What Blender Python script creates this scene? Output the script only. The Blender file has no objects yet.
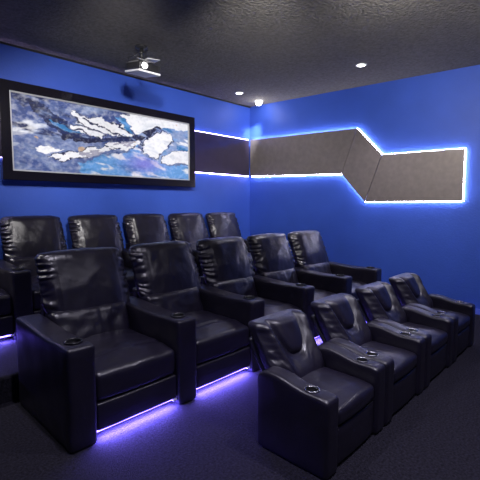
import bpy, bmesh, math, random
from mathutils import Vector, Matrix, noise
random.seed(5)
PI = math.pi
COL = bpy.context.scene.collection
SC = bpy.context.scene

# ------------------------------------------------------------ materials
def mat(name, color, rough=.5, metal=0., spec=.5, bump=None, emit=None, estr=0., var=None, coat=0.):
    m = bpy.data.materials.new(name); m.use_nodes = True
    nt = m.node_tree; b = nt.nodes['Principled BSDF']
    b.inputs['Base Color'].default_value = (*color, 1)
    b.inputs['Roughness'].default_value = rough
    b.inputs['Metallic'].default_value = metal
    b.inputs['Specular IOR Level'].default_value = spec
    b.inputs['Coat Weight'].default_value = coat
    tc = nt.nodes.new('ShaderNodeTexCoord')
    if var:
        sc, amt = var
        n = nt.nodes.new('ShaderNodeTexNoise'); n.inputs['Scale'].default_value = sc; n.inputs['Detail'].default_value = 6
        nt.links.new(tc.outputs['Object'], n.inputs['Vector'])
        r = nt.nodes.new('ShaderNodeValToRGB')
        r.color_ramp.elements[0].position = .3; r.color_ramp.elements[1].position = .7
        r.color_ramp.elements[0].color = (*[c*(1-amt) for c in color], 1)
        r.color_ramp.elements[1].color = (*[c*(1+amt) for c in color], 1)
        nt.links.new(n.outputs['Fac'], r.inputs['Fac']); nt.links.new(r.outputs['Color'], b.inputs['Base Color'])
    prev = None
    for kind, sc, st, dist in (bump or []):
        if kind == 'voronoi':
            n = nt.nodes.new('ShaderNodeTexVoronoi'); out = n.outputs['Distance']
        else:
            n = nt.nodes.new('ShaderNodeTexNoise'); n.inputs['Detail'].default_value = 4; out = n.outputs['Fac']
        n.inputs['Scale'].default_value = sc
        nt.links.new(tc.outputs['Object'], n.inputs['Vector'])
        bp = nt.nodes.new('ShaderNodeBump'); bp.inputs['Strength'].default_value = st; bp.inputs['Distance'].default_value = dist
        nt.links.new(out, bp.inputs['Height'])
        if prev: nt.links.new(prev.outputs['Normal'], bp.inputs['Normal'])
        prev = bp
    if prev: nt.links.new(prev.outputs['Normal'], b.inputs['Normal'])
    if emit:
        b.inputs['Emission Color'].default_value = (*emit, 1); b.inputs['Emission Strength'].default_value = estr
    return m

LEATHER = mat('leather', (.0115, .0095, .021), .31, spec=.75, var=(9, .2), bump=[('noise', 9, .22, .02), ('voronoi', 260, .2, .002)])
LEATHER_D = mat('leather_panel', (.0105, .0085, .019), .34, spec=.7, var=(7, .2), bump=[('noise', 6, .25, .02), ('voronoi', 240, .25, .002)])
BASEM = mat('black_base', (.01, .01, .012), .6)
CARPET = mat('carpet', (.018, .0165, .026), .95, spec=.1, var=(70, .55), bump=[('noise', 170, .9, .01), ('noise', 45, .4, .01)])
WALL = mat('blue_wall', (.036, .092, .46), .5, spec=.35, var=(2.5, .06), bump=[('noise', 38, .35, .006), ('noise', 130, .25, .003)])
CEIL = mat('ceiling_texture', (.175, .165, .145), .95, spec=.1, var=(30, .2), bump=[('voronoi', 34, .45, .02), ('noise', 90, .5, .01)])
BLACKTRIM = mat('black_trim', (.01, .01, .012), .5)
BASEB = mat('baseboard_blue', (.10, .16, .60), .35)
BRONZE = mat('bronze_panel', (.225, .195, .178), .48, metal=.45, spec=.5, var=(14, .10), bump=[('noise', 50, .06, .002)])
GLOSS = mat('black_gloss_frame', (.006, .005, .010), .17, spec=.5)
BAND = mat('panel_dark_reflection', (.028, .020, .062), .28, metal=.2, coat=.3, var=(10, .1))  # same panel as the bronze, its dark purple reflection put into the colour
LINER = mat('silver_liner', (.5, .5, .52), .3, metal=.4)
LEDW = mat('led_white', (.8, .8, 1), .5, emit=(.86, .82, 1.0), estr=50)
LEDV = mat('led_violet', (.6, .4, 1), .5, emit=(.62, .50, 1.0), estr=20)
LEDB = mat('led_blue', (.1, .1, 1), .5, emit=(.16, .10, 1.0), estr=14)
CLIP = mat('clear_plastic_clip', (.75, .75, .9), .2)
CHROME = mat('cup_ring', (.35, .35, .38), .25, metal=1)
CUPB = mat('cup_black', (.006, .006, .008), .4)
RINGB = mat('cup_ring_black', (.02, .02, .024), .22)
WHITE = mat('white_plastic', (.72, .72, .73), .4)
PBLACK = mat('projector_black', (.02, .02, .022), .35)
GREYP = mat('grey_metal', (.3, .3, .31), .4, metal=.6)
LENS = mat('lens_glow', (1, 1, 1), .1, emit=(1, .98, .92), estr=25)
LAMP = mat('lamp_glow', (1, 1, 1), .3, emit=(1, .97, .95), estr=18)
TRIMW = mat('can_trim_white', (.7, .7, .7), .5)
SCREEN = mat('screen_white', (.85, .85, .87), .8)

# ------------------------------------------------------------ mesh helpers
def link(name, bm, m, parent=None, smooth=True, loc=None):
    me = bpy.data.meshes.new(name)
    bmesh.ops.recalc_face_normals(bm, faces=bm.faces)
    bm.to_mesh(me); bm.free()
    if m: me.materials.append(m)
    if smooth:
        for p in me.polygons: p.use_smooth = True
    o = bpy.data.objects.new(name, me); COL.objects.link(o)
    if parent: o.parent = parent
    if loc: o.location = loc
    return o
def struct(o): o['kind'] = 'structure'; return o
def thing(name, label, cat, loc=(0, 0, 0), rz=0, group=None):
    o = bpy.data.objects.new(name, None); COL.objects.link(o)
    o.empty_display_size = .1
    o.location = loc; o.rotation_euler = (0, 0, rz); o['label'] = label; o['category'] = cat
    if group: o['group'] = group
    return o
def copy_tree(o, parent=None):
    c = o.copy(); COL.objects.link(c)
    if parent: c.parent = parent
    for ch in o.children: copy_tree(ch, c)
    return c

def axis(lo, hi, r, n, k=3):
    r = min(r, (hi-lo)/2*.999)
    a = [lo + r*(1-math.cos(PI/2*i/k)) for i in range(k)]
    b = [lo + r + (hi-lo-2*r)*i/n for i in range(n+1)]
    c = [hi - r*(1-math.cos(PI/2*i/k)) for i in range(k-1, -1, -1)]
    return a + b + c
def rbox(bm, x0, x1, y0, y1, z0, z1, r=.02, n=(6, 6, 6), f=None, k=3):
    """rounded box with a grid on each face; f moves every point"""
    A = [axis(x0, x1, r, n[0], k), axis(y0, y1, r, n[1], k), axis(z0, z1, r, n[2], k)]
    lo = Vector((x0, y0, z0)); hi = Vector((x1, y1, z1))
    rr = [min(r, (hi[i]-lo[i])/2*.999) for i in range(3)]
    cache = {}
    def v(i, j, l):
        key = (i, j, l)
        if key in cache: return cache[key]
        p = Vector((A[0][i], A[1][j], A[2][l]))
        q = Vector([min(max(p[a], lo[a]+rr[a]), hi[a]-rr[a]) for a in range(3)])
        d = p-q
        if d.length > 1e-9:
            u = Vector([d[a]/rr[a] for a in range(3)]); u.normalize()
            p = q + Vector([u[a]*rr[a] for a in range(3)])
        if f: p = Vector(f(p))
        cache[key] = bm.verts.new(p); return cache[key]
    N = [len(a)-1 for a in A]
    for a in range(3):
        b, c = [(1, 2), (0, 2), (0, 1)][a]
        for side in (0, N[a]):
            for s in range(N[b]):
                for t in range(N[c]):
                    idx = []
                    for ds, dt in ((0, 0), (1, 0), (1, 1), (0, 1)):
                        I = [0, 0, 0]; I[a] = side; I[b] = s+ds; I[c] = t+dt
                        idx.append(v(*I))
                    try: bm.faces.new(idx)
                    except ValueError: pass
def box(bm, x0, x1, y0, y1, z0, z1):
    vs = [bm.verts.new((x, y, z)) for z in (z0, z1) for x, y in ((x0, y0), (x1, y0), (x1, y1), (x0, y1))]
    for f in ((0, 1, 2, 3), (4, 5, 6, 7), (0, 1, 5, 4), (1, 2, 6, 5), (2, 3, 7, 6), (3, 0, 4, 7)):
        bm.faces.new([vs[i] for i in f])
def lathe(bm, prof, seg=28, c=(0, 0, 0), mtx=None, closed=False):
    rings = []
    for r, z in prof:
        ring = []
        for i in range(seg):
            a = 2*PI*i/seg
            p = Vector((r*math.cos(a), r*math.sin(a), z))
            if mtx: p = mtx @ p
            ring.append(bm.verts.new(p + Vector(c)))
        rings.append(ring)
    pairs = list(zip(rings, rings[1:])) + ([(rings[-1], rings[0])] if closed else [])
    for a, b in pairs:
        for i in range(seg):
            bm.faces.new((a[i], a[(i+1) % seg], b[(i+1) % seg], b[i]))
    if not closed:
        bm.faces.new(rings[0]); bm.faces.new(rings[-1])
def tube(bm, pts, r, seg=8):
    pts = [Vector(p) for p in pts]; rings = []
    for i, p in enumerate(pts):
        d = (pts[min(i+1, len(pts)-1)] - pts[max(i-1, 0)]).normalized()
        up = Vector((0, 0, 1)) if abs(d.z) < .9 else Vector((1, 0, 0))
        s = d.cross(up).normalized(); t = s.cross(d)
        rings.append([bm.verts.new(p + (s*math.cos(2*PI*k/seg) + t*math.sin(2*PI*k/seg))*r) for k in range(seg)])
    for a, b in zip(rings, rings[1:]):
        for k in range(seg): bm.faces.new((a[k], a[(k+1) % seg], b[(k+1) % seg], b[k]))
    bm.faces.new(rings[0]); bm.faces.new(rings[-1])
def cut(o, cx, cy, z0, z1, r):
    """a real round hole in an armrest"""
    bm = bmesh.new(); lathe(bm, [(r, z0), (r, z1)], 28, (cx, cy, 0))
    c = link('cutter', bm, BASEM, None, False)
    c.matrix_world = o.matrix_world
    md = o.modifiers.new('hole', 'BOOLEAN'); md.operation = 'DIFFERENCE'; md.object = c; md.solver = 'EXACT'
    bpy.context.view_layer.update()
    ev = o.evaluated_get(bpy.context.evaluated_depsgraph_get())
    me = bpy.data.meshes.new_from_object(ev)
    o.modifiers.clear(); o.data = me
    bpy.data.objects.remove(c)
    bpy.context.view_layer.update()
def nz(x, y, z, s=1.): return noise.noise(Vector((x*s, y*s, z*s)))
def sm(a, b, x):
    t = min(max((x-a)/(b-a), 0), 1); return t*t*(3-2*t)
def G(x, w): return math.exp(-(x/w)**2)

# ------------------------------------------------------------ the room
WY = 5.12; CX = 5.61; CZ = 3.286
D = Vector((.1086, -.9941, 0)); NN = Vector((-.9941, -.1086, 0))       # along the right wall, out of the right wall
CORNER = Vector((CX, WY, 0))
XL = -1.6; YF = -3.4
FRC = CORNER + D*((WY-YF)/.9941)                                          # right wall meets front wall
def wp(s, z, off=0): return CORNER + D*s + NN*off + Vector((0, 0, z))

bm = bmesh.new()                                                          # carpeted floor with the raised step for the rear row
SY = 3.235; SZ = .2
def rx(y): return CX + (WY-y)*.10925
prof = [(YF, 0), (SY, 0), (SY, SZ-.02), (SY+.006, SZ-.006), (SY+.02, SZ), (WY, SZ), (WY, -.12), (YF, -.12)]
L = [bm.verts.new((XL, y, z)) for y, z in prof]; R = [bm.verts.new((rx(y), y, z)) for y, z in prof]
for i in range(len(prof)):
    j = (i+1) % len(prof); bm.faces.new((L[i], L[j], R[j], R[i]))
bm.faces.new(L); bm.faces.new(R)
struct(link('floor', bm, CARPET, None, False))

def slab(name, a, b, out, z0, z1, m, th=.12):
    a = Vector(a); b = Vector(b); out = Vector(out)*th
    bm = bmesh.new()
    P = [a, b, b+out, a+out]
    lo = [bm.verts.new((p.x, p.y, z0)) for p in P]; hi = [bm.verts.new((p.x, p.y, z1)) for p in P]
    bm.faces.new(lo); bm.faces.new(hi)
    for i in range(4): bm.faces.new((lo[i], lo[(i+1) % 4], hi[(i+1) % 4], hi[i]))
    return struct(link(name, bm, m, None, False))
slab('wall_back', (XL, WY, 0), (CX+.13, WY, 0), (0, 1, 0), -.12, CZ, WALL)
slab('wall_right', CORNER, FRC, -NN, -.12, CZ, WALL)
slab('wall_left', (XL, YF, 0), (XL, WY, 0), (-1, 0, 0), -.12, CZ, WALL)
slab('wall_front', (XL-.12, YF, 0), (FRC.x+.12, YF, 0), (0, -1, 0), -.12, CZ, WALL)
slab('ceiling', (XL-.12, YF-.12, 0), (XL-.12, WY+.12, 0), (1, 0, 0), CZ, CZ+.1, CEIL, FRC.x-XL+.3)
slab('shadow_gap_strip', (XL, WY, 0), (CX, WY, 0), (0, -1, 0), CZ-.022, CZ, BLACKTRIM, .012)  # dark strip standing in for the shadow gap under the ceiling
slab('baseboard_right', wp(WY-SY, 0), FRC, NN, 0, .075, BASEB, .014)
slab('baseboard_back', (XL, WY, 0), (CX, WY, 0), (0, -1, 0), SZ, SZ+.075, BASEB, .014)

# ------------------------------------------------------------ the big recliners (middle and rear rows)
HW = .31                      # half width between the arms
PITCH = .797; AW = .088        # armrest half width
def arm_bm(cx):
    bm = bmesh.new()
    def f(p):
        x, y, z = p
        t = sm(0, .9, y)
        if z > .3: z += .022*sm(.25, .9, y) - .008*G(y-.42, .2) + .003*nz(x*3, y*5, 0, 1)
        side = .004*nz(x*2, y*6, z*5, 1.3)*(1 if abs(x-cx) > .07 else 0)
        x += side + (.004*G(y-.06, .02)*math.copysign(1, x-cx) if z > .1 and abs(x-cx) > .06 else 0)
        return (x, y, z)
    rbox(bm, cx-AW, cx+AW, 0, .90, 0, .637, .026, (5, 20, 14), f)
    return bm
def cup(parent, cx, cy, z, r, ringmat):
    bm = bmesh.new()
    lathe(bm, [(r+.007, z), (r+.009, z+.004), (r+.004, z+.008), (r-.001, z+.006), (r-.003, z), (r-.004, z-.055), (.002, z-.057),
               (.002, z-.060), (r-.001, z-.060), (r-.0005, z)], 32, (cx, cy, 0), closed=True)
    o = link('cup_holder', bm, ringmat, parent); o.data.materials.append(CUPB)
    for p in o.data.polygons:
        if p.center.z < z-.004: p.material_index = 1
    return o
def add_arm(t, cx):
    a = link('armrest', arm_bm(cx), LEATHER_D, t)
    z = .640
    cut(a, cx+.005, .125, .575, .70, .047)
    for p in a.data.polygons: p.use_smooth = True
    cup(a, cx+.005, .125, z-.001, .047, RINGB)
def big_recliner(seed):
    t = thing('recliner', 'x', 'recliner')
    add_arm(t, PITCH/2)
    s = seed*7.3
    # seat cushion: crowned, with a cross seam and a rolled front edge
    bm = bmesh.new()
    def fseat(p):
        x, y, z = p
        if z > .36:
            z += .030*(1-(x/HW)**2)*sm(.0, .18, y) + .022*sm(.02, .22, y)
            z -= .013*G(y-.215, .014)
            z += .006*nz(x*7+s, y*9, 0) + .004*nz(x*18+s, y*14, 3)
        if y < .06: y -= .012*(1-(x/HW)**2)
        return (x, y, z)
    rbox(bm, -HW+.004, HW-.004, .022, .70, .245, .430, .038, (16, 34, 7), fseat, 4)
    link('seat_cushion', bm, LEATHER, t)
    bm = bmesh.new()
    def ffr(p):
        x, y, z = p
        if y < .06: y -= .008*(1-(x/HW)**2)*G(z-.16, .08) - .004*nz(x*6+s, z*9, 1)
        return (x, y, z)
    rbox(bm, -HW+.004, HW-.004, .020, .11, .062, .240, .016, (14, 3, 8), ffr)
    link('footrest_panel', bm, LEATHER_D, t)
    bm = bmesh.new(); rbox(bm, -HW+.01, HW-.01, .13, .86, 0, .243, .01, (1, 1, 1)); link('base', bm, BASEM, t)
    # lower back cushion
    bm = bmesh.new()
    def flum(p):
        x, y, z = p
        v = (z-.42)/.28
        y += .10*v
        if y < .70+.10*v:
            y -= .03*(1-(x/HW)**2)
            y += .010*math.sin(x*52+3*nz(x*4+s, z*3, 0))*sm(.1, .0, v)*.7
            y -= .008*nz(x*11+s, z*13, 2) + .006*nz(x*24+s, z*6, 5)
        return (x, y, z)
    rbox(bm, -HW+.006, HW-.006, .605, .76, .425, .685, .04, (26, 3, 20), flum, 4)
    link('backrest_cushion', bm, LEATHER, t)
    # head cushion with gathered sides
    bm = bmesh.new()
    W = .360; XO = .036
    def fh(p):
        x, y, z = p
        v = (z-.645)/.455
        e = abs(x)/W
        front = sm(.10, .0, y-.675)
        sgn = math.copysign(1, x)
        ph = s + sgn*1.7
        # pleats fan out from the side seams
        g = sm(.66, .97, e)
        w = 1.3-4.2*abs(nz(ph+x*5, z*25+x*sgn*8, s)) + 1.5*math.sin(z*105+ph+9*nz(x*3+ph, z*6, 0)-x*sgn*9)*.5
        y += front*(.0075*w*g)
        x -= sgn*(.008*w*.5+.006)*g*(1 if e > .8 else .4)
        y += front*(.05*e**4) - front*.026*(1-e*e)*(1-(2*v-1)**2*.6)
        y += front*.007*G(e-.73, .02)                       # vertical seam
        y -= front*(.007*nz(x*8+s, z*7, 1) + 0.0022*nz(x*19+s, z*17, 4))
        z += (.018*(1-e**2.5)-.004)*sm(.75, 1, v) + .006*nz(x*9+s, 0, 3)*sm(.6, 1, v)
        z -= (.075*(1-e**6))*sm(.45, 0, v)
        x *= 1-.012*sm(.55, 1., v)
        y += .19*v; x += XO
        return (x, y, z)
    rbox(bm, -W, W, .675, .83, .655, 1.10, .055, (40, 3, 46), fh, 5)
    link('headrest_cushion', bm, LEATHER, t)
    bm = bmesh.new(); rbox(bm, -HW+.015, HW-.015, .86, .945, .06, .72, .02, (2, 1, 4)); link('back_shell', bm, LEATHER_D, t)
    bm = bmesh.new(); tube(bm, [(-HW+.012, .05, .052), (HW-.012, .05, .052)], .0055)
    l = link('led_strip', bm, LEDB, t)
    bm = bmesh.new(); rbox(bm, HW-.035, HW-.005, .022, .042, .045, .06, .004, (1, 1, 1)); link('strip_clip', bm, CLIP, t)
    return t

protos = [big_recliner(i) for i in range(3)]
used = [False]*3
def place(i, loc, label, group, sx=1., end=False):
    if used[i]: t = copy_tree(protos[i])
    else: t = protos[i]; used[i] = True
    if end: add_end = True
    t.location = loc; t.scale = (sx, 1, 1 if sx == 1 else 1.03)
    t['label'] = label; t['group'] = group
    return t
MX = 1.0; MY = 2.25
order = ['nearest in the middle row, whole outer side panel in view',
         'second from the left in the middle row, tall above the floor glow',
         'in the centre of the five in the middle row',
         'fourth from the left in the middle row',
         'rightmost in the middle row, outer armrest before the blue wall']
mid = []
for k in range(5):
    t = place(k % 3, (MX+PITCH/2+PITCH*k, MY, 0), 'Large black recliner ' + order[k], 'large recliners in the middle row')
    mid.append(t)
# one more armrest closes each row at its left end
def copy_arm(t, dx, owner):
    for ch in list(t.children):
        if ch.name.startswith('armrest'):
            a = copy_tree(ch, owner); a.location.x = dx; return
rear = []
rorder = ['cut by the left frame edge in the back row',
          'with the leftmost headrest of the back row, under the picture',
          'with the second headrest from left in the back row',
          'with the third headrest from left in the back row',
          'with the fourth headrest from left in the back row',
          'rightmost in the back row, its headrest nearest the room corner']
SXR = .76/.797
for k in range(6):
    t = place((k+1) % 3, (1.63+.76*(k-1), 4.02, SZ), 'Large black recliner ' + rorder[k], 'large recliners on the raised back row', SXR)
    rear.append(t)
copy_arm(mid[0], -PITCH, mid[0])
copy_arm(rear[0], -PITCH, rear[0])

# ------------------------------------------------------------ the small recliners of the front row
FP = .73; FA = .0675; FW = FP/2-2*FA
def small_recliner(seed):
    t = thing('small_recliner', 'x', 'recliner'); s = seed*5.1
    for sg in (-1, 1):
        cx = sg*(FP/2-FA-.002)
        bm = bmesh.new()
        def fa(p):
            x, y, z = p
            if z > .2:
                w = sm(.2, .45, z)
                z += w*(.040*sm(.12, .38, y) - .075*sm(.40, .54, y)**2 - .010*sm(.06, 0, y))
            z += .0
            x += .004*nz(x*3, y*7, z*6)
            return (x, y, z)
        rbox(bm, cx-FA+.003, cx+FA-.003, 0, .50, 0, .448, .026, (5, 18, 12), fa, 4)
        a = link('armrest', bm, LEATHER_D, t)
        cut(a, cx, .14, .38, .53, .036)
        for p in a.data.polygons: p.use_smooth = True
        cup(a, cx, .14, .447, .036, CHROME)
    bm = bmesh.new()
    def fs(p):
        x, y, z = p
        if z > .3:
            z += .022*(1-(x/FW)**2)*sm(0, .12, y) + .012*sm(.02, .15, y)
            z += .005*nz(x*9+s, y*10, 0)
        if y < .05: y -= .010*(1-(x/FW)**2)
        return (x, y, z)
    rbox(bm, -FW+.003, FW-.003, .012, .42, .243, .345, .032, (14, 20, 5), fs, 4)
    link('seat_cushion', bm, LEATHER, t)
    bm = bmesh.new()
    def ff(p):
        x, y, z = p
        if y < .05: y -= .006*(1-(x/FW)**2)
        return (x, y, z)
    rbox(bm, -FW+.003, FW-.003, .018, .10, .02, .236, .014, (8, 2, 6), ff)
    link('footrest_panel', bm, LEATHER_D, t)
    bm = bmesh.new(); rbox(bm, -FW+.01, FW-.01, .11, .46, 0, .24, .01, (1, 1, 1)); link('base', bm, BASEM, t)
    # one shaped backrest: side bolsters, head pillow with a U seam, lower cushion
    bm = bmesh.new(); BW = .262
    def fb(p):
        x, y, z = p
        v = (z-.30)/.42
        u = abs(x)
        front = sm(.07, 0, y-.34)
        h = 0
        cw = .105+.045*sm(.45, 1, v)                                    # half width of the centre, wider at the top
        q = (u/cw)**3 + (max(.80-v, 0)/.36)**3
        if q < 1: h += .030*(1-q)**.5 - .004
        h -= .026*math.exp(-((q-1)/.42)**2)*(1 if v > .3 else .3)
        h += .042*G(u-(cw+.062), .036)*sm(.08, .40, v)
        h += .026*G(v-.22, .17)*(1-(u/BW)**2)
        ph = s+math.copysign(2, x)
        h += .0035*(1-4*abs(nz(x*6+ph, z*22, s)))*sm(.15, .24, u)*1.6
        h += .006*(.5-3*abs(nz((u-z*.6)*24+ph, (u+z)*5, s)))*G(v-.38, .18)*sm(.05, .12, u)
        h += .005*nz(x*12+s, z*12, 2)
        y -= front*h
        y += front*.03*(u/BW)**4
        z += .006*(1-(u/BW)**2)*sm(.7, 1, v)
        x *= 1-.02*sm(.5, 1, v)-.12*sm(.25, 0, v)
        # lean back
        y += .255*v; x += .022
        return (x, y, z)
    rbox(bm, -BW, BW, .34, .47, .30, .705, .036, (46, 3, 44), fb, 5)
    link('backrest', bm, LEATHER, t)
    bm = bmesh.new()
    rbox(bm, -.228, .228, .455, .50, .03, .60, .02, (2, 1, 8), lambda p: (p.x, p.y+.20*sm(.25, .62, p.z), p.z)); link('back_shell', bm, LEATHER_D, t)
    return t
FX = 1.745; FY = 1.045
fs = small_recliner(1)
forder = ['nearest the camera, its whole left side in view', 'second from the camera',
          'third from the camera', 'farthest from the camera, beside the blue wall']
for k in range(4):
    t = fs if k == 0 else copy_tree(fs)
    t.location = (FX+FP/2+FP*k, FY, 0)
    t['label'] = 'Small black recliner in the front row, ' + forder[k]
    t['group'] = 'small recliners in the front row'

# ------------------------------------------------------------ framed picture on the back wall
AX0, AX1, AZ0, AZ1 = 1.40, 4.157, 1.752, 2.847
art = thing('framed_picture', 'Wide abstract blue and white painting in a glossy black frame on the blue wall', 'picture', (AX0, WY, AZ0))
aw, ah = AX1-AX0, AZ1-AZ0; fb_ = .105
def poly_frame(bm, x0, x1, z0, z1, b, y0, y1):
    """mitred picture frame"""
    o = [(x0, z0), (x1, z0), (x1, z1), (x0, z1)]; i = [(x0+b, z0+b), (x1-b, z0+b), (x1-b, z1-b), (x0+b, z1-b)]
    vo = [[bm.verts.new((x, y, z)) for x, z in o] for y in (y0, y1)]
    vi = [[bm.verts.new((x, y, z)) for x, z in i] for y in (y0, y1)]
    for k in range(4):
        l = (k+1) % 4
        bm.faces.new((vo[0][k], vo[0][l], vi[0][l], vi[0][k])); bm.faces.new((vo[1][k], vo[1][l], vi[1][l], vi[1][k]))
        bm.faces.new((vo[0][k], vo[0][l], vo[1][l], vo[1][k])); bm.faces.new((vi[0][k], vi[0][l], vi[1][l], vi[1][k]))
bm = bmesh.new(); poly_frame(bm, 0, aw, 0, ah, fb_, -.095, -.004)
fr = link('frame', bm, GLOSS, art, False)
md = fr.modifiers.new('bevel', 'BEVEL'); md.width = .006; md.segments = 2
bm = bmesh.new(); poly_frame(bm, fb_, aw-fb_, fb_, ah-fb_, .016, -.078, -.03); link('liner', bm, LINER, art, False)

REG = {
'white1': [(0.257,0.885),(0.363,0.878),(0.469,0.856),(0.561,0.779),(0.627,0.651),(0.559,0.596),(0.466,0.612),(0.382,0.651),(0.317,0.692),(0.282,0.757)],
'white2': [(0.261,0.713),(0.327,0.696),(0.393,0.633),(0.466,0.579),(0.414,0.531),(0.347,0.565),(0.284,0.618)],
'sky': [(0.526,0.945),(0.722,1.05),(1.05,1.05),(1.05,0.87),(0.9,0.86),(0.755,0.823),(0.692,0.706),(0.643,0.667),(0.6,0.792)],
'rblob': [(0.663,0.52),(0.725,0.644),(0.792,0.762),(0.86,0.747),(0.871,0.637),(0.819,0.467),(0.788,0.305),(0.722,0.354),(0.675,0.416)],
'rwhite': [(0.817,0.235),(0.827,0.375),(0.895,0.485),(1.05,0.54),(1.05,0.244),(0.91,0.26)],
'teal': [(0.489,0.93),(0.55,0.899),(0.607,0.766),(0.616,0.671),(0.573,0.714),(0.537,0.826)],
'dark': [(0.18,0.633),(0.304,0.557),(0.414,0.536),(0.559,0.607),(0.692,0.718),(0.755,0.847),(0.792,0.83),(0.733,0.671),(0.636,0.57),(0.508,0.502),(0.368,0.453),(0.22,0.47)],
'll1': [(0.085,0.291),(0.18,0.353),(0.239,0.347),(0.198,0.287),(0.102,0.246)],
'll2': [(0.158,0.228),(0.301,0.32),(0.389,0.367),(0.532,0.417),(0.411,0.29),(0.299,0.214),(0.197,0.195)],
'mid': [(0.448,0.452),(0.637,0.572),(0.663,0.508),(0.557,0.423),(0.464,0.39)],
'lb': [(0.298,0.151),(0.411,0.262),(0.557,0.366),(0.635,0.50),(0.70,0.344),(0.80,0.25),(0.832,0.219),(1.05,0.22),(1.05,-.05),(0.298,-.05)],
'rb': [(0.754,0.817),(0.80,0.92),(1.05,0.932),(1.05,0.56),(0.895,0.504),(0.839,0.378),(0.808,0.234),(0.77,0.274),(0.828,0.469),(0.878,0.639),(0.86,0.747)],
'dl': [(0.05,0.93),(0.15,0.92),(0.235,0.76),(0.27,0.647),(0.315,0.534),(0.221,0.506),(0.164,0.613),(0.111,0.764)],
'tl': [(0.165,0.725),(0.244,0.69),(0.30,0.59),(0.243,0.569),(0.19,0.627)],
}
def inside(pl, x, y):
    c = False; n = len(pl); j = n-1
    for i in range(n):
        xi, yi = pl[i]; xj, yj = pl[j]
        if (yi > y) != (yj > y) and x < (xj-xi)*(y-yi)/(yj-yi)+xi: c = not c
        j = i
    return c
def mix(a, b, t): return tuple(a[i]+(b[i]-a[i])*t for i in range(3))
WHT = (.80, .82, .84); NAVY = (.014, .024, .095); SLATE = (.05, .085, .26); PALE = (.25, .33, .54); INK = (.012, .015, .05)
SKYB = (.13, .34, .68); TEAL = (.03, .17, .40); VIOL = (.22, .18, .62); GOLD = (.55, .36, .16)
def F(x, y, o=5):
    return noise.fractal(Vector((x, y, 1.7)), .9, 2.1, o)
def paint(u, v):
    X = u*2.6
    w1 = F(X*2.2, v*3.0)*.040; w2 = F(X*2.2+9, v*3.0+4)*.055
    a, b = u+w1*.6+.014*F(X*8+v*6, v*13+3, 4), v+w2*.8+.036*F(X*9-v*5+5, v*13, 4)
    # streaks run along the wave
    st = F((X*1.3+v*1.2)*1.6+7, (v-X*.22)*8.5, 6)
    st2 = F((X-v*.6)*3+17, (v+X*.30)*11, 6)
    c = mix(SLATE, PALE, sm(-.2, .8, st)); c = mix(c, NAVY, sm(.05, .6, -st2))
    c = mix(c, WHT, .85*sm(.30, .62, st+.35*st2)*sm(-.3, .35, F(X*1.1+3, v*1.5+8, 2)))
    fine = F(X*14, v*16+5, 4); c = mix(c, INK if fine < 0 else WHT, .38*min(abs(fine)*1.2, 1))
    if v < .5: c = mix(c, mix(PALE, SLATE, sm(-.4, .5, st2)), .45)
    def put(k, col, cond=True):
        nonlocal c
        if cond and inside(REG[k], a, b): c = col
    if inside(REG['dl'], a, b): c = mix(NAVY, PALE, sm(.1, .7, st2)*.8); c = mix(c, INK, sm(.1, .5, -st))
    put('tl', mix(TEAL, PALE, sm(-.1, .6, st2)))
    if inside(REG['lb'], a, b):
        c = mix(SKYB, WHT, sm(.05, .55, st2+.2*st)); c = mix(c, TEAL, .8*sm(.1, .6, -st))
        c = mix(c, VIOL, .8*G(u-.68, .13)*G(v-.22, .16))
    if inside(REG['rb'], a, b):
        c = mix(SKYB, PALE, sm(-.4, .3, st)); c = mix(c, TEAL, sm(.05, .5, -st2)); c = mix(c, WHT, sm(.35, .7, st2))
    put('sky', mix(WHT, (.66, .70, .74), sm(0, .8, st)))
    if inside(REG['dark'], a, b):
        c = mix(NAVY, INK, sm(-.3, .3, st)); c = mix(c, PALE, sm(.30, .6, st2))
    for k in ('white1', 'white2'):
        if inside(REG[k], a, b):
            c = WHT
            r = math.sin((a*2.0+b*1.1)*34+4*w2*20)      # slanting dark ribs
            if r > .72+.3*st2 and v < .82: c = mix(NAVY, INK, .5)
            elif st2 > .45: c = PALE
    put('teal', mix(TEAL, SKYB, sm(-.3, .5, st2)))
    for k in ('ll1', 'll2', 'mid'):
        if inside(REG[k], a, b): c = WHT if st > -.35 else mix(PALE, GOLD, .3)
    for k in ('rblob', 'rwhite'):
        if inside(REG[k], a, b): c = mix(WHT, (.62, .66, .72), sm(.0, .6, st2))
    for gu, gv in ((.17, .37), (.10, .42), (.31, .36), (.62, .52), (.90, .96), (.36, .60)):
        if (a-gu)**2*6+(b-gv)**2 < .0010 and st2 > -.1: c = mix(GOLD, c, .25)
    for k in ('white1', 'white2', 'rblob', 'teal', 'mid', 'll2', 'tl', 'rwhite'):
        if inside(REG[k], a, b) != inside(REG[k], a+.004+.004*st2, b-.009-.010*st) and st2*1.3+st > -.05: c = mix(INK, NAVY, .4)
    gr = F(X*22+3, v*24, 3); k_ = .16*min(abs(gr)*1.3, 1)
    return mix(c, NAVY if gr < 0 else WHT, k_)
NX, NZ = 430, 165
pw, ph_ = aw-2*fb_-.03, ah-2*fb_-.03; ox = oz = fb_+.015
verts = [(ox+pw*i/NX, -.062, oz+ph_*j/NZ) for j in range(NZ+1) for i in range(NX+1)]
faces = [(j*(NX+1)+i, j*(NX+1)+i+1, (j+1)*(NX+1)+i+1, (j+1)*(NX+1)+i) for j in range(NZ) for i in range(NX)]
n0 = len(verts)
verts += [(ox, -.03, oz), (ox+pw, -.03, oz), (ox+pw, -.03, oz+ph_), (ox, -.03, oz+ph_)]; faces.append((n0, n0+3, n0+2, n0+1))
me = bpy.data.meshes.new('painting'); me.from_pydata(verts, [], faces)
ca = me.color_attributes.new('Pigment', 'FLOAT_COLOR', 'POINT')
cols = []
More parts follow.
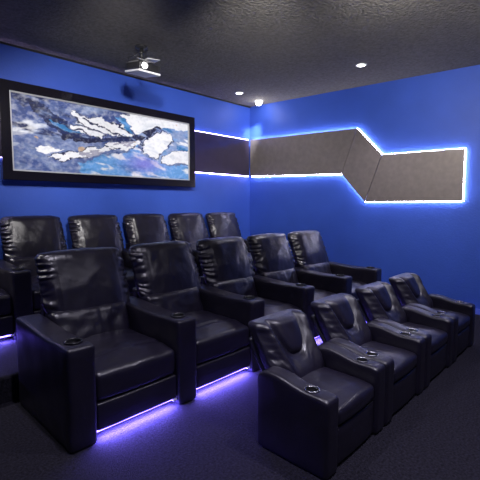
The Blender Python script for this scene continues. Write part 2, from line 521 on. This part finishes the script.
for j in range(NZ+1):
    for i in range(NX+1):
        cols += [*paint(i/NX, j/NZ), 1]
cols += [.2, .2, .2, 1]*4
ca.data.foreach_set('color', cols)
pm = mat('painted_canvas', (1, 1, 1), .35, spec=.4, bump=[('noise', 60, .15, .004)])
vn = pm.node_tree.nodes.new('ShaderNodeVertexColor'); vn.layer_name = 'Pigment'
pm.node_tree.links.new(vn.outputs['Color'], pm.node_tree.nodes['Principled BSDF'].inputs['Base Color'])
me.materials.append(pm)
po = bpy.data.objects.new('painting', me); COL.objects.link(po); po.parent = art

# ------------------------------------------------------------ backlit bronze panels
def plate(bm, pts, fn, o0, o1):
    a = [bm.verts.new(fn(s, z, o0)) for s, z in pts]; b = [bm.verts.new(fn(s, z, o1)) for s, z in pts]
    bm.faces.new(a); bm.faces.new(b)
    for i in range(len(pts)):
        j = (i+1) % len(pts); bm.faces.new((a[i], a[j], b[j], b[i]))
def strip_run(parent, pts, fn, m, off=.022, r=.007):
    for p, q in zip(pts, pts[1:]):
        bm = bmesh.new(); tube(bm, [fn(*p, off), fn(*q, off)], r, 6); link('led_strip', bm, m, parent)
rb = thing('light_panel', 'Backlit bronze wall panel zigzagging from the room corner along the right wall', 'wall panel', (CX, WY, 0))
def fR(s, z, off): return wp(s, z, off) - Vector((CX, WY, 0))
g = .004
P1 = [(.055, 2.005), (1.852, 1.966), (2.09-g, 2.650), (.055, 2.672)]
P2 = [(1.852+g, 1.963), (2.245-g, 1.520), (2.485-g, 2.222), (2.09+g, 2.650)]
P3 = [(2.245+g, 1.519), (3.575, 1.523), (3.575, 2.220), (2.485+g, 2.220)]
for P in (P1, P2, P3):
    bm = bmesh.new(); plate(bm, P, fR, .045, .065); link('panel', bm, BRONZE, rb, False)
e = .001
strip_run(rb, [(.06, 2.672+e), (2.09, 2.650+e), (2.487, 2.220+e), (3.575+e, 2.220+e), (3.575+e, 1.523-e), (2.243, 1.519-e), (1.852, 1.962-e), (.06, 2.003-e)], fR, LEDW)
bm = bmesh.new(); plate(bm, [(.10, 2.05), (1.80, 2.02), (2.0, 2.55), (.10, 2.6)], fR, 0, .045)
link('mounting_board', bm, BLACKTRIM, rb, False)
bm = bmesh.new(); plate(bm, [(2.35, 1.58), (3.50, 1.58), (3.50, 2.16), (2.50, 2.16)], fR, 0, .045)
link('mounting_board', bm, BLACKTRIM, rb, False)

bb = thing('light_panel', 'Dark backlit panel band passing behind the framed picture to the room corner', 'wall panel', (0, WY, 0))
def fB(x, z, off): return Vector((x, -off, z))
for a_, b_ in ((.2, 2.8-g), (2.8+g, CX-.075)):
    bm = bmesh.new(); plate(bm, [(a_, 2.01), (b_, 2.01), (b_, 2.665), (a_, 2.665)], fB, .030, .048); link('panel', bm, BAND, bb, False)
    m_ = .05
    bm = bmesh.new(); plate(bm, [(a_+m_, 2.06), (b_-m_, 2.06), (b_-m_, 2.61), (a_+m_, 2.61)], fB, .0, .030); link('mounting_board', bm, BLACKTRIM, bb, False)
strip_run(bb, [(.2, 2.665+e), (CX-.06, 2.672+e)], fB, LEDV, .016)
strip_run(bb, [(.2, 2.01-e), (CX-.06, 2.005-e)], fB, LEDV, .016)
art.location.y = WY-.05
# the picture hangs on four stand-off brackets in front of the band
for x_, z_ in ((.3, .25), (aw-.3, .25), (.3, ah-.2), (aw-.3, ah-.2)):
    pass

# ------------------------------------------------------------ projector
pj = thing('projector', 'Black and white ceiling projector with glowing lens on a short pole mount', 'projector', (2.655, 4.12, CZ))
TILT = Matrix.Translation((0, 0, -.175)) @ Matrix.Rotation(math.radians(9), 4, 'X') @ Matrix.Translation((0, 0, .160))
S_ = .30
bm = bmesh.new(); lathe(bm, [(.075, 0), (.075, -.012), (.05, -.02), (.02, -.025)], 28); link('ceiling_plate', bm, PBLACK, pj)
bm = bmesh.new(); lathe(bm, [(.021, -.02), (.021, -.15)], 20); lathe(bm, [(.030, -.055), (.030, -.085)], 20); link('pole', bm, PBLACK, pj)
bm = bmesh.new()
for a_, b_ in (((-.11, -.09), (.11, .10)), ((-.11, .10), (.11, -.09))):
    tube(bm, [(*a_, -.172), (0, 0, -.145), (*b_, -.172)], .008)
rbox(bm, -.035, .035, -.035, .035, -.158, -.138, .006, (1, 1, 1)); link('bracket', bm, GREYP, pj)
bm = bmesh.new()
x0_, x1_, y0_, y1_ = -.13, .15, -.17, .14
rbox(bm, x0_, x1_, y0_, y1_, -.265, -.180, .012, (4, 4, 2)); link('body', bm, PBLACK, pj)
bm = bmesh.new(); rbox(bm, x0_-.003, x1_+.003, y0_-.003, y1_+.003, -.287, -.262, .010, (4, 4, 1)); link('bottom_shell', bm, WHITE, pj)
bm = bmesh.new(); rbox(bm, .02, .19, -.10, .04, -.150, -.142, .004, (2, 2, 1), lambda p: (p.x, p.y, p.z+p.x*.12)); link('mount_plate', bm, WHITE, pj)
bm = bmesh.new(); rm = Matrix.Rotation(PI/2, 4, 'X')
lathe(bm, [(.042, 0), (.044, .022), (.036, .026), (.033, .012), (.0325, .0)], 28, (-.075, y0_+.002, -.222), rm, True); link('lens_ring', bm, GREYP, pj)
bm = bmesh.new(); lathe(bm, [(.026, .0), (.024, .010), (.014, .014), (.004, .016)], 24, (-.075, y0_, -.222), rm); link('lens', bm, LENS, pj)
bm = bmesh.new()
for k in range(6): box(bm, .02+.016*k, .028+.016*k, y0_-.004, y0_+.002, -.250, -.195)
link('vent', bm, CUPB, pj, False)
bm = bmesh.new()
for k in range(10): box(bm, x0_-.004, x0_+.002, -.12+.022*k, -.108+.022*k, -.250, -.195)
link('vent', bm, CUPB, pj, False)
for ch in pj.children:
    if ch.name.split('.')[0] in ('body', 'bottom_shell', 'top_cover', 'lens_ring', 'lens', 'vent'): ch.data.transform(TILT)
bm = bmesh.new(); tube(bm, [(.03, .10, -.19), (.10, .14, -.11), (.07, .09, -.03), (.03, .05, -.004)], .006); tube(bm, [(-.12, .10, -.18), (-.14, .05, -.135), (-.05, .02, -.10), (-.01, .0, -.05)], .0035)
link('cable', bm, PBLACK, pj)

# ------------------------------------------------------------ ceiling lights
def downlight(x, y):
    t = thing('ceiling_light', 'x', 'ceiling light', (x, y, CZ))
    bm = bmesh.new(); lathe(bm, [(.046, -.003), (.050, -.010), (.068, -.006), (.072, 0), (.046, 0)], 32, closed=True); link('trim_ring', bm, TRIMW, t)
    bm = bmesh.new(); lathe(bm, [(.045, -.0015), (.045, -.006), (.030, -.010), (.006, -.012)], 24); link('bulb', bm, LAMP, t)
    return t
def spot(name, loc, tgt, watt, deg, blend=.6, col=(1, .97, .94), r=.04):
    l = bpy.data.lights.new(name, 'SPOT'); l.energy = watt; l.spot_size = math.radians(deg); l.spot_blend = blend; l.color = col; l.shadow_soft_size = r
    o = bpy.data.objects.new(name, l); COL.objects.link(o); o.location = loc
    d = Vector(tgt)-Vector(loc); o.rotation_euler = d.to_track_quat('-Z', 'Y').to_euler(); return o
def point(name, loc, watt, col=(1, .97, .94), r=.04):
    l = bpy.data.lights.new(name, 'POINT'); l.energy = watt; l.color = col; l.shadow_soft_size = r
    o = bpy.data.objects.new(name, l); COL.objects.link(o); o.location = loc; return o
cans = [((4.80, 4.62), 'Round recessed ceiling light just left of the bright spotlight by the corner'),
        ((4.96, 2.57), 'Round recessed ceiling light alone on the right part of the ceiling'),
        ((3.1, 4.55), 'Round recessed ceiling light above the picture, out of view'),
        ((1.5, 4.55), 'Round recessed ceiling light above the left end of the picture, out of view'),
        ((.0, 4.55), 'Round recessed ceiling light in the far left corner, out of view'),
        ((.9, 1.9), 'Round recessed ceiling light above the middle aisle, out of view'),
        ((3.0, .3), 'Round recessed ceiling light in front of the small recliners, out of view'),
        ((5.0, -.6), 'Round recessed ceiling light by the right wall near the screen, out of view'),
        ((.6, -.9), 'Round recessed ceiling light near the screen on the left, out of view')]
first = downlight(0, 0)
VIS = 2
for i, ((x, y), lb) in enumerate(cans[:VIS]):
    t = first if i == 0 else copy_tree(first)
    t.location = (x, y, CZ); t['label'] = lb; t['group'] = 'recessed ceiling lights'
# the adjustable spotlight that throws a beam into the corner
ey = thing('spotlight', 'Glowing white eyeball spotlight on the ceiling right beside the room corner', 'spotlight', (5.40, 4.72, CZ))
bm = bmesh.new(); lathe(bm, [(.055, 0), (.060, -.010), (.075, -.006), (.080, 0)], 32); link('trim_ring', bm, TRIMW, ey)
bm = bmesh.new(); lathe(bm, [(.054, -.004), (.054, -.03), (.045, -.055), (.028, -.072), (.004, -.078)], 28); link('bulb', bm, LAMP, ey)

KEY = (1, .96, .95)
spot('light_corner', (5.40, 4.72, CZ-.085), (5.63, 5.12, 2.62), 150, 42, .9, (.85, .88, 1))
point('light_eyeball', (5.33, 4.66, CZ-.2), 2.5, KEY, .05)
# unseen spots added above the seats to brighten the back and right walls
TRK = []
for (x, y), tg, e_ in (((.6, 2.7), (1.2, WY, 2.05), 110), ((1.4, 2.1), (2.75, WY, 2.15), 400), ((2.1, 1.5), (4.9, WY, 2.35), 380),
                       ((2.7, .9), (5.7, 3.1, 2.35), 240), ((3.2, .2), (5.9, 1.0, 2.3), 130)):
    spot('light_added_wash', (x, y, CZ-.24), tg, e_, 100 if tg[0] > 4.95 else 62, 1, KEY, .1); TRK.append((x, y, tg))
spot('light_can_and_added', (.1, 4.3, CZ-.03), (.3, 4.4, 0), 150, 90, .9, KEY)  # added unseen ceiling spot left of the back row, no fixture
for (x, y), e_ in (((4.96, 2.57), 80), ((1.0, 2.0), 110), ((2.5, .5), 170), ((4.6, .0), 110), ((1.0, .2), 130), ((.4, -1.2), 80)):  # first belongs to the visible can; the others are added without fixtures
    spot('light_can_and_added', (x, y, CZ-.03), (x, y, 0), e_, 110, .9, (.86, .82, 1))

for i, (x, y, tg) in enumerate(TRK):  # invented housings for the added wall-brightening spots
    t = thing('added_wall_lamp', 'Added black cylinder lamp above the seats, out of view, brightening the walls', 'spotlight', (x, y, CZ), 0, 'added wall-brightening lamps above the seats')
    bm = bmesh.new(); lathe(bm, [(.012, 0), (.012, -.15)], 12); lathe(bm, [(.05, 0), (.05, -.015)], 24); link('stem', bm, PBLACK, t)
    d = (Vector(tg)-Vector((x, y, CZ-.24))).normalized(); q = d.to_track_quat('-Z', 'Y').to_matrix().to_4x4()
    bm = bmesh.new(); lathe(bm, [(.055, .13), (.058, .12), (.058, .02), (.050, .02), (.050, .11), (.004, .11), (.004, .13)], 24, (0, 0, -.24), q); link('lamp_head', bm, PBLACK, t)

# projection screen on the front wall, behind the viewer, lit by the projector
sc = thing('projection_screen', 'Wide white projection screen on the front wall behind the viewer', 'screen', (2.6, YF, 0))
bm = bmesh.new(); box(bm, -1.7, 1.7, .02, .05, .7, 2.6); link('screen_surface', bm, SCREEN, sc, False)
bm = bmesh.new(); poly_frame(bm, -1.78, 1.78, .62, 2.68, .08, .005, .07); link('frame', bm, BLACKTRIM, sc, False)
spot('light_projector', (2.615, 3.86, CZ-.222), (2.6, YF, 1.6), 90, 32, .3, (1, .98, 1), .02)

for row, sx in ((mid, 1), (rear, SXR)):
    for t in row:
        l = bpy.data.lights.new('light_strip', 'AREA'); l.shape = 'RECTANGLE'; l.size = .58*sx; l.size_y = .012; l.energy = 30 if sx == 1 else 14; l.color = (.20, .15, 1)
        o = bpy.data.objects.new('light_strip', l); COL.objects.link(o)
        o.location = (t.location.x, t.location.y+.042, t.location.z+.048); o.rotation_euler = (math.radians(-12), 0, 0)

# ------------------------------------------------------------ world
w = bpy.data.worlds.new('World'); SC.world = w; w.use_nodes = True
w.node_tree.nodes['Background'].inputs['Color'].default_value = (.5, .5, .8, 1)
w.node_tree.nodes['Background'].inputs['Strength'].default_value = .02

# ------------------------------------------------------------ camera
cd = bpy.data.cameras.new('Camera'); cam = bpy.data.objects.new('Camera', cd); COL.objects.link(cam)
cam.location = (0, 0, 1.47)
cd.sensor_width = 36; cd.lens = 398/480*36; cd.clip_start = .05
pitch = math.atan(35/398)
ang = math.atan2(383/398, math.cos(pitch)+35/398*math.sin(pitch))       # X axis lies this far right of the view
cam.rotation_euler = (PI/2-pitch, 0, ang-PI/2)
SC.camera = cam

vs = SC.view_settings
vs.view_transform = 'Standard'; vs.look = 'None'; vs.gamma = 1; vs.use_curve_mapping = False
vs.exposure = 0.15
